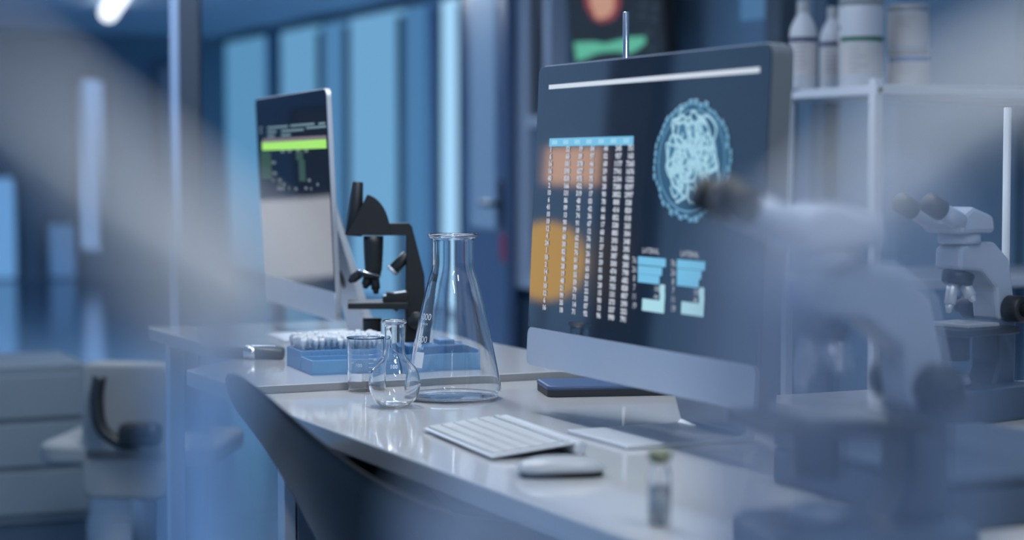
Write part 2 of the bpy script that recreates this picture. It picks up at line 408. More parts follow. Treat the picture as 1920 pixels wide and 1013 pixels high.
for ci, (px, py, w_) in enumerate(cols):
    b = NB()
    y, z = P(px, py)
    lines = []
    for r_ in range(rows):
        if ci == 0: lines.append(first[0][r_])
        else:
            wd = w_ + (1 if 2 <= r_ <= 6 and ci in (1, 2, 5, 6) else 0)
            lines.append(''.join(random.choice('0123456789') for _ in range(wd)))
    for r_, tx in enumerate(lines): txt(b, BT, tx, y, zb0 - r_ * dz - .0035, .0100, sx=1.15, bold=.0005)
    obj('digit_column', b, E_txt, bscr, label='column of pale digits')
# brain scan
cy, cz_ = P(1297, 302); ry = abs(P(1225, 300)[0] - P(1369, 300)[0]) / 2; rz_ = abs(P(1297, 191)[1] - P(1297, 413)[1]) / 2
b = NB(); prism(b, [(cy + ry * .95 * math.cos(a * math.pi / 24), cz_ + rz_ * .95 * math.sin(a * math.pi / 24)) for a in range(48)], XO - .0001, XO + .0004, 'x')
bmesh.ops.transform(b, matrix=BT, verts=b.verts); obj('scan_background', b, E('scan_dark', (38, 80, 112)), bscr)
b = NB()
for k in range(46):
    a = 2 * math.pi * k / 46; q = random.uniform(.93, 1.0)
    tube(b, [(XO - .0006, cy + ry * q * math.cos(a + e), cz_ + rz_ * q * math.sin(a + e)) for e in (-.055, -.02, .02, .055)], random.uniform(.0025, .0042), 6)
tube(b, [(XO - .0006, cy + ry * .86 * math.cos(a * math.pi / 30), cz_ + rz_ * .86 * math.sin(a * math.pi / 30)) for a in range(61)], .0011, 6)
def flat(b):
    for v in b.verts: v.co.x = XO - .0008 + (v.co.x - XO) * .02
    bmesh.ops.transform(b, matrix=BT, verts=b.verts); return b
obj('scan_skull', flat(b), E('scan_skull', (96, 150, 182)), bscr)
b = NB(); prism(b, [(cy + ry * (.62 + .05 * math.sin(5 * a)) * math.cos(a), cz_ + rz_ * (.70 + .04 * math.cos(7 * a)) * math.sin(a)) for a in [2 * math.pi * k / 60 for k in range(60)]], XO - .0006, XO + .0004, 'x')
bmesh.ops.transform(b, matrix=BT, verts=b.verts); obj('scan_tissue', b, E('scan_tissue', (58, 112, 146)), bscr)
b = NB()
for k in range(46):
    a = random.uniform(0, 2 * math.pi); q = math.sqrt(random.random()) * .62
    py_, pz_ = cy + ry * q * math.cos(a) * .95, cz_ + rz_ * q * math.sin(a) * 1.05
    rr = random.uniform(.009, .021); ph = random.uniform(0, 6.3); tw = random.uniform(.6, 1.4)
    pts = [(XO - .0016, py_ + rr * math.cos(ph + s_ * .5) * (1 + .35 * math.sin(s_ * tw)), pz_ + rr * 1.2 * math.sin(ph + s_ * .5) * (1 + .3 * math.cos(s_ * tw))) for s_ in range(random.randint(7, 13))]
    tube(b, catmull(pts, 3), random.uniform(.0015, .0023), 6)
for v in b.verts: v.co.x = XO - .0016 + (v.co.x - XO) * .02
bmesh.ops.transform(b, matrix=BT, verts=b.verts)
obj('scan_fibres', b, E('scan_fibres', (158, 202, 220)), bscr, label='tangle of pale curly fibres')
# bar charts
for gx, sh in ((1197, 0), (1270, 6)):
    b2 = NB()
    for i, (wdt, yy) in enumerate(((52, 488), (45, 505), (40, 521))):
        b = NB(); ya, z = P(gx, yy + sh); yb, _ = P(gx + wdt, yy + sh); quad(b, BT, yb, ya, z - .0058, z + .0052); obj('chart_bar', b, E_cy, bscr)
    for i in range(6):
        y, z = P(gx - 7, 488 + sh + i * 17); b3 = NB(); txt(b3, BT, str((76, 26, 8, 7, 11, 19)[i]), y, z - .004, .012); obj('chart_label', b3, E_txt, bscr)
    y, z = P(gx + 24, 470 + sh); b3 = NB(); txt(b3, BT, 'LATERAL', y, z - .004, .0105, sx=1.1); obj('chart_label', b3, E_txt, bscr)
    y, z = P(gx + 36, 541 + sh); b3 = NB(); txt(b3, BT, '100', y, z - .004, .010); obj('chart_label', b3, E_txt, bscr)
    y, z = P(gx + 34, 556 + sh); b3 = NB(); txt(b3, BT, '44', y, z - .004, .010); obj('chart_label', b3, E_txt, bscr)
    ya, z = P(gx + 8, 571 + sh); yb, _ = P(gx + 49, 571 + sh); quad(b2, BT, yb, ya, z - .008, z + .008)
    for i, yy in enumerate((542, 557)):
        ya, z = P(gx + 41, yy + sh); yb, _ = P(gx + 50, yy + sh); quad(b2, BT, yb, ya, z - .006, z + .006)
    obj('chart_block', b2, E_pale, bscr)

# far left monitor
lc = (Vector((-.549, 4.31, 0)) + Vector((-.334, 3.70, 0))) / 2
lang = math.atan2(.215, .61)
lm, lscr, LT = monitor('monitor with a lime green bar on screen, left of the black microscope', lc, lang, R(-2.4), ZF, .010, .058, M_alu)
P = lambda px, py: scr_local(lm, LT, px, py)
b = NB(); ya, za = P(492, 274); yb, zb_ = P(612, 268); quad(b, LT, yb, ya, (za + zb_) / 2 - .010, (za + zb_) / 2 + .008); obj('lime_bar', b, E('lime', (158, 226, 92)), lscr)
b = NB(); ya, za = P(493, 263); yb, zb_ = P(612, 259); quad(b, LT, yb, ya, (za + zb_) / 2 - .004, (za + zb_) / 2 + .004); obj('red_line', b, E('dullred', (112, 98, 104)), lscr)
for x0_, x1_, yy in ((502, 540, 240), (545, 590, 236), (598, 610, 232), (502, 518, 248), (528, 570, 246), (575, 612, 240), (502, 515, 256), (528, 545, 254), (488, 491, 240), (488, 491, 248)):
    b = NB(); ya, z = P(x0_, yy); yb, _ = P(x1_, yy); quad(b, LT, yb, ya, z - .0022, z + .0022); obj('text_line', b, E('ltext', (100, 128, 136)), lscr)
for k in range(16):
    b = NB(); xx = random.uniform(500, 600); yy = random.choice((338, 346, 353, 354)); ya, z = P(xx, yy); yb, _ = P(xx + random.uniform(2, 6), yy); quad(b, LT, yb, ya, z - .003, z + .003); obj('text_mark', b, E('ltext2', (92, 104, 108)), lscr)
for xx, yy in ((527, 284), (540, 283), (556, 283), (571, 283), (510, 305), (512, 325)):
    b = NB(); ya, z = P(xx, yy); yb, _ = P(xx + 7, yy); quad(b, LT, yb, ya, z - .003, z + .003); obj('text_mark', b, E('ltext2', (92, 104, 108)), lscr)
for x0_, x1_, ya_, yb__ in ((491, 508, 285, 335), (556, 568, 283, 300), (562, 572, 300, 340)):
    b = NB(); ya, z0 = P(x0_, yb__); yb, z1 = P(x1_, ya_); quad(b, LT, yb, ya, z0, z1)
    obj('green_patch', b, E('dgreen', (20, 58, 34)), lscr)

# what the two screens mirror: things along the left wall
def refl_slab(o, T, pxs, t_off, depth):
    pp = [reflect(o, T, x, y, TL + t_off) for x, y in pxs]
    s_ = [p[0] for p in pp]; z_ = [p[1] for p in pp]; return min(s_), max(s_), min(z_), max(z_)
TT = TL + .1
# windows of the left wall (blue daylight)
wn += 1; window(wn, slab(NB(), -2.6, 2.35, TL, TL + .02, .35, 2.2), (72, 102, 138), None, 3.2)
s_a, _ = reflect(big, BT, 1130, 350, TT); s_b, _ = reflect(big, BT, 1215, 350, TT)
s_l, s_h = min(s_a, s_b), max(s_a, s_b)
wn += 1; window(wn, slab(NB(), 2.4, SE - 1, TL, TL + .02, .35, 2.2), (76, 106, 138), None, 3.2)
struct('trim_9', slab(NB(), s_l, s_h, TL, TL + .12, 0, H), M_frame)
o1 = reflect(big, BT, 1024, 490, TL + .25); q0 = st(o1[0], TL + .25, o1[1])
pth = (q0 - Vector((.1, 2.8, 1))).length + 2.8; rad = 74 / F * pth
oo = thing('amber_globe', 'round glowing amber globe added to be mirrored in the large monitor', 'lamp', (q0.x, q0.y, 0))  # made-up glowing globe, placed to give the round amber reflection
bb = NB(); bmesh.ops.create_uvsphere(bb, u_segments=40, v_segments=24, radius=rad); bmesh.ops.translate(bb, vec=(0, 0, q0.z), verts=bb.verts); obj('amber_glass', bb, E('amber', (225, 178, 95), 4.2), oo, True)
bb = NB(); cyl(bb, (0, 0, 0), (0, 0, .03), .14, bev=.004); cyl(bb, (0, 0, .029), (0, 0, q0.z - rad + .01), .012); obj('globe_stand', bb, M_blackm, oo)
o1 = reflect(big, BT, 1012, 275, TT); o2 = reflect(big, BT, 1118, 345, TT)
tag(obj('peach_panel', slab(NB(), min(o1[0], o2[0]), max(o1[0], o2[0]), TL + .02, TL + .06, min(o1[1], o2[1]), max(o1[1], o2[1])), E('peach', (228, 184, 158), 4.6)), 'glowing peach panel added to be mirrored above the amber globe', 'lamp')  # glowing panel added for the peach patch mirrored in the large monitor
# unseen glowing panel with dark parts, added for the left monitor's pale reflection
def mirror_ray(o, T, px, py):
    W_ = Matrix.Translation(o.location) @ Matrix.Rotation(o.rotation_euler.z, 4, 'Z') @ T
    n_ = (W_.to_3x3() @ Vector((1, 0, 0))).normalized(); y, z = scr_local(o, T, px, py)
    p = W_ @ Vector((-.002, y, z)); r = ray(px, py).normalized(); return p, r - 2 * r.dot(n_) * n_
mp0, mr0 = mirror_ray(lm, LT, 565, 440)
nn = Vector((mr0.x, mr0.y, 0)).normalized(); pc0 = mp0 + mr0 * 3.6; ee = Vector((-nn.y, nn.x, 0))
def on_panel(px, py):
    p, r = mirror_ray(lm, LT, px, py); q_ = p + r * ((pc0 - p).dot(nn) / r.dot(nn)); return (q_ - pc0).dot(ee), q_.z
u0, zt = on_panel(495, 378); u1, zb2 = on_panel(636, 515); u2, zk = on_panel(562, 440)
print('PANEL', pc0, u0, u1, zt, zb2, u2, zk)
sg = 1 if u1 > u0 else -1
lb = thing('reflection_panel', 'glowing white panel with dark parts, added to be mirrored in the left monitor', 'reflection panel', (pc0.x, pc0.y, 0), math.atan2(ee.y, ee.x))
ylo, yhi = min(u0, u1) - .06, max(u0, u1) + .06
b = NB(); box(b, ((ylo + yhi) / 2, .02, (zt + zb2) / 2), (yhi - ylo, .04, abs(zt - zb2)), bev=.004); obj('lit_panel', b, E('panel_glow', (188, 192, 200), 2.0), lb)
b = NB(); x0_, x1_ = sorted((u2, u1 + sg * .06)); box(b, ((x0_ + x1_) / 2, -.012, (zk + zt + .35) / 2), (x1_ - x0_, .02, zt + .35 - zk), bev=.02); obj('dark_panel', b, M_blackm, lb)
b = NB(); box(b, ((ylo + yhi) / 2, .03, zb2 / 2), (.06, .03, zb2)); box(b, ((ylo + yhi) / 2, .03, .01), (.4, .3, .02)); obj('stand', b, M_frame, lb)
u3, zl = on_panel(519, 466); b = NB(); xa, xb = sorted((u3, u0 - sg * .03)); box(b, ((xa + xb) / 2, -.015, (zl + zb2) / 2), (xb - xa, .025, zl - zb2), bev=.008); obj('dark_blob', b, M_blackm, lb)

# ================================================================== GLASSWARE
def smoothprof(pts, n=6):
    P_ = catmull([Vector((r, z, 0)) for r, z in pts], n); return [(max(p.x, 0), p.y) for p in P_]
def shell(outer, th):
    """closed wall: outer profile bottom->top, inner offset back down"""
    inner = []
    for i, (r, z) in enumerate(outer):
        if r < .0005: inner.append((0, z + th)); continue
        a = Vector(outer[max(i - 1, 0)]); b_ = Vector(outer[min(i + 1, len(outer) - 1)]); d_ = (b_ - a)
        nrm = Vector((-d_.y, d_.x)).normalized() if d_.length else Vector((-1, 0))
        inner.append((max(r + nrm.x * th, 0 if i == 0 else .0004), z + nrm.y * th))
    inner[-1] = (outer[-1][0] - th, outer[-1][1])
    prof = outer + [(outer[-1][0] - th / 2, outer[-1][1] + th * .4)] + inner[::-1]
    return prof
def patch(bm, rfun, a0, a1, z0, z1, off=.0006, n=8):
    """thin curved label on a surface of revolution"""
    g_ = []
    for i in range(n + 1):
        a = a0 + (a1 - a0) * i / n; row = []
        for j in range(5):
            z = z0 + (z1 - z0) * j / 4; r = rfun(z) + off; row.append(bm.verts.new((r * math.cos(a), r * math.sin(a), z)))
        g_.append(row)
    for i in range(n):
        for j in range(4): bm.faces.new((g_[i][j], g_[i + 1][j], g_[i + 1][j + 1], g_[i][j + 1]))
def wrap_text(bm, s, size, a, z, rfun, off=.0008):
    b_ = NB(); text_into(b_, s, size, Matrix.Identity(4))
    for v in b_.verts:
        x, y = v.co.x, v.co.y; zz = z + y; r = rfun(zz) + off; aa = a + x / r; v.co = Vector((r * math.cos(aa), r * math.sin(aa), zz))
    me = bpy.data.meshes.new('w'); b_.to_mesh(me); b_.free(); bm.from_mesh(me); bpy.data.meshes.remove(me)
def rf(prof):
    def f(z):
        for (r0, z0), (r1, z1) in zip(prof, prof[1:]):
            if z0 <= z <= z1 and z1 > z0: return r0 + (r1 - r0) * (z - z0) / (z1 - z0)
        return prof[-1][0]
    return f
# conical flask
c = on(850, 748, ZD)
fl = thing('conical_flask', 'large clear conical flask in front of the blue boxes', 'flask', c)
op = [(0, .003), (.055, .001), (.068, .0015)] + smoothprof([(.0735, .005), (.0762, .012), (.0755, .024), (.0705, .050), (.0610, .095), (.0510, .142), (.0415, .182), (.0350, .202), (.0328, .215), (.0325, .235), (.0325, .252)], 5) + [(.0330, .2545), (.0385, .2560), (.0400, .2585), (.0395, .2612)]
obj('glass_body', lathe(NB(), shell(op, .0022), 72), M_glass, fl)
fr = rf([(r, z) for r, z in op if z > .004])
FA = math.atan2(-c.y, -c.x)
b = NB(); wrap_text(b, '1000', .0150, FA - R(55), .128, fr); wrap_text(b, 'APPROX', .0052, FA - R(55), .120, fr); wrap_text(b, '800', .0150, FA - R(52), .093, fr); wrap_text(b, 'ml', .008, FA - R(50), .082, fr)
obj('graduations', b, M_mark, fl)
b = NB(); patch(b, fr, FA - R(62), FA - R(44), .054, .078); obj('marking_spot', b, M_mark, fl)
# round flat bottomed flask
c = on(740, 763, ZD)
fl2 = thing('round_flask', 'small clear round bottomed flask with narrow neck between beaker and conical flask', 'flask', c)
op = [(0, .0025), (.012, .0012), (.018, .001)] + smoothprof([(.024, .0035), (.034, .014), (.0392, .030), (.0392, .042), (.035, .057), (.026, .069), (.0185, .077), (.0160, .086), (.0152, .10), (.0150, .126)], 5) + [(.0154, .1275), (.0182, .1285), (.0188, .1305), (.0180, .1330)]
obj('glass_body', lathe(NB(), shell(op, .0018), 64), M_glass, fl2)
fr2 = rf([(r, z) for r, z in op if z > .003]); FA2 = math.atan2(-c.y, -c.x)
b = NB(); wrap_text(b, '100', .008, FA2 - R(2), .062, fr2); wrap_text(b, '20°C', .0055, FA2 + R(48), .056, fr2); obj('graduations', b, M_mark, fl2)
# beaker
c = on(686, 733, ZD)
fl3 = thing('beaker', 'clear low beaker with a white marking spot, left of the round flask', 'beaker', c)
op = [(0, .0022), (.026, .001), (.0285, .002), (.0300, .0055), (.0300, .085), (.0305, .0865), (.0318, .0880)]
obj('glass_body', lathe(NB(), shell(op, .0016), 56), M_glass, fl3)
fr3 = rf(op[2:]); FA3 = math.atan2(-c.y, -c.x)
b = NB()
wrap_text(b, '100', .008, FA3 - R(22), .042, fr3); wrap_text(b, 'ml', .006, FA3 - R(44), .047, fr3); wrap_text(b, '80', .006, FA3 + R(30), .052, fr3)
for z in (.034, .041, .048, .055, .062): patch(b, fr3, FA3 + R(8), FA3 + R(24), z, z + .0007)
obj('graduations', b, M_mark, fl3)
b = NB(); patch(b, fr3, FA3 - R(52), FA3 - R(12), .018, .031); obj('marking_spot', b, M_mark, fl3)

# ================================================================== KEYBOARD, MOUSE, BOOK, VIAL
ka = on(857, 831, ZD); kd = (on(795, 811, ZD) - on(920, 864, ZD)); kang = math.atan2(-kd.x, kd.y)
kf = (on(795, 811, ZD) + on(920, 864, ZD)) / 2
kb = thing('keyboard', 'slim white keyboard with round battery tube between flasks and mouse', 'keyboard', kf, kang)
tl_ = R(6.2)
TK = Matrix.Translation((0, 0, .003)) @ Matrix.Rotation(-tl_, 4, 'Y')
b = NB(); box(b, (.062, 0, .0015), (.124, .279, .003), bev=.001); bmesh.ops.transform(b, matrix=TK, verts=b.verts); obj('case', b, M_alu, kb)
b = NB(); cyl(b, (.121, -.1395, .0095), (.121, .1395, .0095), .0092, bev=.001); obj('battery_tube', b, M_alu, kb)
keyproto = {}
rowsK = [(.112, [1] * 14, .008), (.094, [1] * 13 + [1.5], .0168), (.0755, [1.5] + [1] * 13, .0168), (.057, [1.8] + [1] * 11 + [1.8], .0168), (.0385, [2.3] + [1] * 10 + [2.3], .0168), (.020, [1, 1, 1, 1.25, 5.2, 1.25, 1, 1, 1, 1], .0168)]
for xr, ws, dep in rowsK:
    tot = sum(ws); unit = (.272) / tot; y = .136
    for w_ in ws:
        kw = w_ * unit; key = (round(kw, 4), dep)
        if key not in keyproto:
            b = NB(); box(b, (0, 0, .0012), (dep, kw - .0028, .0022), bev=.0007)
            ko = obj('key', b, M_keycap, kb); keyproto[key] = ko.data
        else:
            ko = bpy.data.objects.new('key', keyproto[key]); COL.objects.link(ko); ko.parent = kb
        ko.matrix_local = TK @ Matrix.Translation((xr - .006, y - kw / 2, .003)); y -= kw
# mouse
c = on(1052, 892, ZD)
ms = thing('mouse', 'low white mouse with dark underside in front of the keyboard', 'mouse', c, R(8))
def mouse_shape(hx, hy, hz, z0):
    b = NB(); n, m_ = 28, 12; rings = []
    for j in range(m_):
        ph = j / (m_ - 1) * math.pi / 2; row = []
        for i in range(n):
            a = 2 * math.pi * i / n; ca, sa = math.cos(a), math.sin(a); e = .62
            row.append(b.verts.new((hx * math.copysign(abs(ca) ** e, ca) * math.cos(ph) ** .7 if j < m_ - 1 else 0.0001 * ca, hy * math.copysign(abs(sa) ** e, sa) * math.cos(ph) ** .5 if j < m_ - 1 else .0001 * sa, z0 + hz * math.sin(ph))))
        rings.append(row)
    for A, B in zip(rings, rings[1:]):
        for i in range(n): b.faces.new((A[i], A[(i + 1) % n], B[(i + 1) % n], B[i]))
    b.faces.new(rings[0][::-1]); b.faces.new(rings[-1]); bmesh.ops.recalc_face_normals(b, faces=b.faces); return b
obj('shell', mouse_shape(.053, .029, .0155, .0075), M_white, ms, True)
b = NB(); prism(b, [(.050 * math.copysign(abs(math.cos(a)) ** .62, math.cos(a)), .026 * math.copysign(abs(math.sin(a)) ** .62, math.sin(a))) for a in [2 * math.pi * k / 28 for k in range(28)]], .0, .0078, 'z', bev=.0015)
obj('underside', b, M_black, ms)
# navy book / case behind the monitor foot
pA = on(1028, 746, ZD); pB = on(988, 725, ZD)
dv = Vector((math.cos(R(12)), math.sin(R(12)), 0)); nb = thing('notebook', 'thick dark navy notebook lying under the edge of the large monitor', 'notebook', pA, R(9))
b = NB(); prism(b, [(x, y) for x, y in [(p[0], p[1]) for p in rrect(0, .235, 0, .115, .012)]], .0, .0135, 'z', bev=.0012); 
obj('pages', b, M_pages, nb)
b = NB(); prism(b, rrect(-.001, .236, -.001, .116, .013), .0100, .0185, 'z', bev=.004); obj('cover', b, M_navy, nb)
# small glass vial
c = on(1236, 985, ZD)
vi = thing('vial', 'small glass vial with olive stopper in front of the mouse', 'vial', c)
op = [(0, .0015), (.0105, .001), (.0118, .003), (.0118, .052), (.0100, .058), (.0086, .060), (.0086, .066), (.0096, .0675)]
obj('glass_body', lathe(NB(), shell(op, .0012), 40), M_glass, vi)
b = NB(); lathe(b, [(0, .064), (.0068, .064), (.0072, .0672), (.0115, .0676), (.0118, .075), (.0105, .078), (0, .078)], 32); obj('stopper', b, mat('olive_rubber', (.20, .22, .14), .6, noise=.2, nscale=200), vi)
b = NB(); lathe(b, [(0, .0022), (.0103, .0024), (.0103, .040), (0, .040)], 32); obj('liquid', b, mat('grey_liquid', (.5, .56, .62), .1, trans=.6, ior=1.33), vi)

# torch-like black pen by the blue box
c = on(458, 673, ZF)
pn = thing('marker', 'black marker with a chrome band lying left of the blue tip box', 'marker', c + Vector((0, 0, .0115)), R(-8))
b = NB(); cyl(b, (-.055, 0, 0), (.075, 0, 0), .0115, bev=.003); obj('barrel', b, M_blackm, pn)
b = NB(); cyl(b, (-.001, 0, 0), (.022, 0, 0), .0119, bev=.001); obj('chrome_band', b, M_chrome, pn)
b = NB(); box(b, (.03, 0, .0125), (.06, .005, .0025), bev=.0008); obj('clip', b, M_chrome, pn)

# ================================================================== TIP BOXES
def tipbox(label, loc, rz, L_, full=True, cutout=False):
    o = thing('tip_box', label, 'box', loc, rz, 'blue pipette tip boxes')
    # base box: x 0..L_, y .082...162 ; lid (open tray) y 0...08
    def hollow(bm, x0, x1, y0, y1, z0, z1, w_=.0025):
        prism(bm, [(x0, y0), (x1, y0), (x1, y1), (x0, y1)], z0, z0 + w_, 'z')
        for (a, b_, c_, d_) in ((x0, x1, y0, y0 + w_), (x0, x1, y1 - w_, y1), (x0, x0 + w_, y0 + w_, y1 - w_), (x1 - w_, x1, y0 + w_, y1 - w_)):
            box(bm, ((a + b_) / 2, (c_ + d_) / 2, (z0 + z1) / 2 + w_ / 2), (b_ - a, d_ - c_, z1 - z0 - w_), bev=.0006)
        return bm
    b = hollow(NB(), 0, L_, .082, .185, 0, .035 if full else .044)
    for k in range(14): box(b, (L_ * (k + 1) / 15, .0815, .018), (.002, .002, .028))
    if full: pass
    obj('base', b, M_blue if full else M_blue, o)
    if full:
        obj('lid', hollow(NB(), 0, L_, 0, .0805, 0, .0255), M_blue, o, label='shallow open lid lying in front')
        b = NB(); box(b, (L_ / 2, .1335, .0325), (L_ - .006, .096, .003)); obj('rack_plate', b, M_bluedk, o)
        b = NB(); lathe(b, [(0, .0), (.0022, .0), (.0028, .006), (.0040, .0065), (.0042, .0125), (.0034, .0168), (.0034, .013), (0, .012)], 10)
        tip = obj('pipette_tip', b, M_tip, o); nx, ny = 14, 7
        for i in range(nx):
            for j in range(ny):
                q_ = tip if (i, j) == (0, 0) else tip.copy()
                if q_ is not tip: COL.objects.link(q_); q_.parent = o
                q_.location = (.008 + (L_ - .016) * i / (nx - 1), .0905 + .087 * j / (ny - 1), .0342 + random.uniform(-.0002, .007)); q_.scale = (1.25, 1.25, 1.2)
    return o
cA = on(585, 705, ZF)
ra = R(20)
tA = tipbox('blue box filled with white pipette tips, shallow tray in front, left of the flasks', cA, ra, .160, True)
cB = on(880, 697, ZF)
tB = thing('storage_box', 'empty blue box with notched rim standing behind the conical flask', 'box', cA + Vector((math.cos(ra), math.sin(ra), 0)) * .165, ra)
b = NB(); wth = .0025; X1 = .145
prism(b, [(0, 0), (X1, 0), (X1, .12), (0, .12)], 0, wth, 'z')
for (a, b_, c_, d_, hh) in ((0, X1, 0, wth, .030), (0, X1, .12 - wth, .12, .040), (0, wth, wth, .12 - wth, .03), (X1 - wth, X1, wth, .12 - wth, .036)):
    box(b, ((a + b_) / 2, (c_ + d_) / 2, hh / 2 + wth / 2), (b_ - a, d_ - c_, hh - wth), bev=.0006)
obj('body', b, M_blue, tB)
b = NB(); box(b, (X1 * .48, .07, .022), (X1 * .7, .06, .04), bev=.002); box(b, (X1 * .62, .07, .044), (X1 * .22, .05, .012), bev=.002); obj('insert', b, M_bluedk, tB)

# ================================================================== BLACK MICROSCOPE (back)
D0 = 3.60; SCL = F / D0; bz = 310 + (CZ - ZF) * SCL
c = Vector(((738 - 960) / SCL, D0, ZF))
bm_ = thing('microscope', 'black microscope silhouetted behind the round flask, beside the left monitor', 'microscope', c, R(4))
Q = lambda x, y: ((x - 738) / SCL, (bz - y) / SCL)
def pr(name, pts, hw, m, par=bm_, bev=.0012):
    return obj(name, prism(NB(), [Q(*p) for p in pts], -hw, hw, 'y', bev=bev), m, par)
pr('arm', [(700, 419), (766, 418), (772, 424), (795, 515), (797, 560), (790, 668), (757, 668), (760, 580), (762, 441), (700, 441)], .015, M_black)
pr('base', [(672, bz), (806, bz), (806, 668), (795, 660), (684, 662), (672, 668)], .055, M_black, bev=.003)
hd = pr('head', [(650, 440), (661, 420)] + [(682 + 50 * math.sin(R(a)) , 440 - 76 * math.cos(R(a))) for a in range(8, 91, 8)] + [(735, 441)], .018, M_black)
b = NB(); p0 = Vector((*Q(663, 442),)); p1 = Vector((*Q(672, 341),))
cyl(b, (p0.x, 0, p0.y), (p1.x, 0, p1.y), .0165, .0095, bev=.0015); obj('eyepiece', b, M_black, bm_)
b = NB(); p0 = Q(704, 441); p1 = Q(700, 516); lathe(b, [(0, 0), (.0135, 0), (.016, .012), (.0175, .035), (.0185, .060), (.0185, .0725), (0, .0725)], 32, Matrix.Translation((p1[0], 0, p1[1]))); obj('body_tube', b, M_black, bm_)
b = NB(); p0 = Vector((Q(690, 514)[0], 0, Q(690, 514)[1])); dn_ = Vector((-.28, 0, -1)).normalized(); cyl(b, p0 + dn_ * -.004, p0 + dn_ * .006, .024, .021, bev=.001); tu = obj('turret', b, M_blackm, bm_)
b = NB(); cyl(b, p0 + dn_ * -.0045, p0 + dn_ * -.002, .0245); obj('turret_ring', b, M_chrome, tu)
for (a, e) in (((676, 512), (654, 528)), ((690, 518), (684, 541)), ((702, 518), (705, 551))):
    A = Q(*a); B = Q(*e); b = NB(); A3, B3 = Vector((A[0], 0, A[1])), Vector((B[0], 0, B[1])); cyl(b, A3, A3.lerp(B3, .75), .0085, .0085, bev=.0012); cyl(b, A3.lerp(B3, .7), B3, .0065, .0045, bev=.001)
    obj('objective', b, M_blackm, bm_)
b = NB(); A = Q(764, 478); B = Q(735, 508); cyl(b, (A[0], 0, A[1]), (B[0], 0, B[1]), .0105, bev=.0015); ko = obj('filter_holder', b, M_blackm, bm_)
b = NB(); A = Q(738, 505); B = Q(733, 510); cyl(b, (A[0], 0, A[1]), (B[0], 0, B[1]), .0112, bev=.0008); obj('filter_ring', b, M_alu, ko)
pr('stage', [(652, 565), (764, 565), (764, 577), (746, 577), (742, 582), (736, 577), (652, 576)], .05, M_black)
st_ = pr('specimen_clip', [(717, 554), (724, 554), (724, 547), (740, 549), (764, 546), (764, 565), (717, 565)], .02, M_blackm)
b = NB()
A = Q(697, 636); 
lathe(b, [(0, 0), (.018, 0)] + [(.018 - .0012 * (k % 2), .003 + k * .003) for k in range(11)] + [(.0175, .0385), (0, .0385)], 32, Matrix.Translation((A[0], 0, A[1]))); obj('condenser', b, M_black, bm_)
pr('lamp_house', [(680, 636), (716, 636), (716, 664), (680, 664)], .02, M_black)
b = NB(); A = Q(780, 600); cyl(b, (A[0], -.035, A[1]), (A[0], .035, A[1]), .017, bev=.002); obj('focus_knob', b, M_blackm, bm_)

# ================================================================== WHITE MICROSCOPES (front right, and one behind)
M_wsc = mat('white_enamel', (.34, .40, .50), .35, noise=.02)
M_gsc = mat('slate_enamel', (.05, .08, .13), .4, noise=.04)
M_bsc = mat('blue_filter', (.04, .14, .36), .3, noise=.03)
def wscope(label, loc, rz, grp=None):
    o = thing('microscope', label, 'microscope', loc, rz, grp)
    b = NB(); prism(b, rrect(-.105, .105, -.08, .08, .03), 0, .058, 'z', bev=.006); obj('base', b, M_gsc, o)
    b = NB(); prism(b, [(.043, .165), (.087, .165), (.085, .2), (.07, .27), (.03, .30), (-.035, .302), (-.06, .29), (-.06, .255), (.0, .25), (.035, .22)], -.028, .028, 'y', bev=.006); obj('arm', b, M_wsc, o)
    b = NB(); prism(b, [(.02, .035), (.085, .035), (.088, .10), (.0875, .168), (.042, .168), (.042, .09)], -.031, .031, 'y', bev=.006); obj('lower_arm', b, M_gsc, o)
    b = NB(); cyl(b, (-.03, 0, .298), (-.03, 0, .318), .036, bev=.003)
    prism(b, [(-.075, .316), (.015, .316), (.01, .345), (-.045, .362), (-.085, .340)], -.042, .042, 'y', bev=.008); hd_ = obj('head', b, M_wsc, o)
    for y in (-.030, .030):
        b = NB(); a_ = Vector((-.065, y, .335)); e_ = Vector((-.125, y, .360)); cyl(b, a_, e_, .0155, .0145, bev=.002); tb_ = obj('eyepiece_tube', b, M_wsc, o)
        b = NB(); d_ = (e_ - a_).normalized(); cyl(b, e_ - d_ * .012, e_ + d_ * .026, .0185, .0175, bev=.003); obj('eyepiece', b, M_black, o)
    b = NB(); cyl(b, (-.03, 0, .25), (-.036, 0, .228), .028, .026, bev=.003); obj('turret', b, M_blackm, o)
    for dx, dy, ln in ((-.012, 0, .05), (.012, .014, .03), (.010, -.016, .034)):
        b = NB(); p_ = Vector((-.036 + dx * .7, dy * .7, .230)); e_ = p_ + Vector((dx, dy, -ln)).normalized() * ln; cyl(b, p_, p_.lerp(e_, .7), .010, bev=.001); cyl(b, p_.lerp(e_, .68), e_, .0075, .0045, bev=.001); obj('objective', b, M_alu, o)
    b = NB(); box(b, (-.03, 0, .152), (.15, .14, .012), bev=.002); stg = obj('stage', b, M_blackm, o)
    b = NB(); box(b, (-.03, -.01, .162), (.08, .09, .006), bev=.001); obj('slide_holder', b, M_white, stg)
    b = NB(); cyl(b, (-.036, 0, .146), (-.036, 0, .10), .024, bev=.002); obj('condenser', b, M_blackm, o)
    b = NB(); cyl(b, (-.036, 0, .058), (-.036, 0, .075), .028, .024, bev=.003); obj('illuminator', b, M_wsc, o)
    for sgn in (-1, 1):
        b = NB(); cyl(b, (.066, sgn * .028, .185), (.066, sgn * .062, .185), .023, bev=.003); cyl(b, (.066, sgn * .062, .185), (.066, sgn * .080, .185), .013, bev=.002); obj('focus_knob', b, M_black, o)
    return o
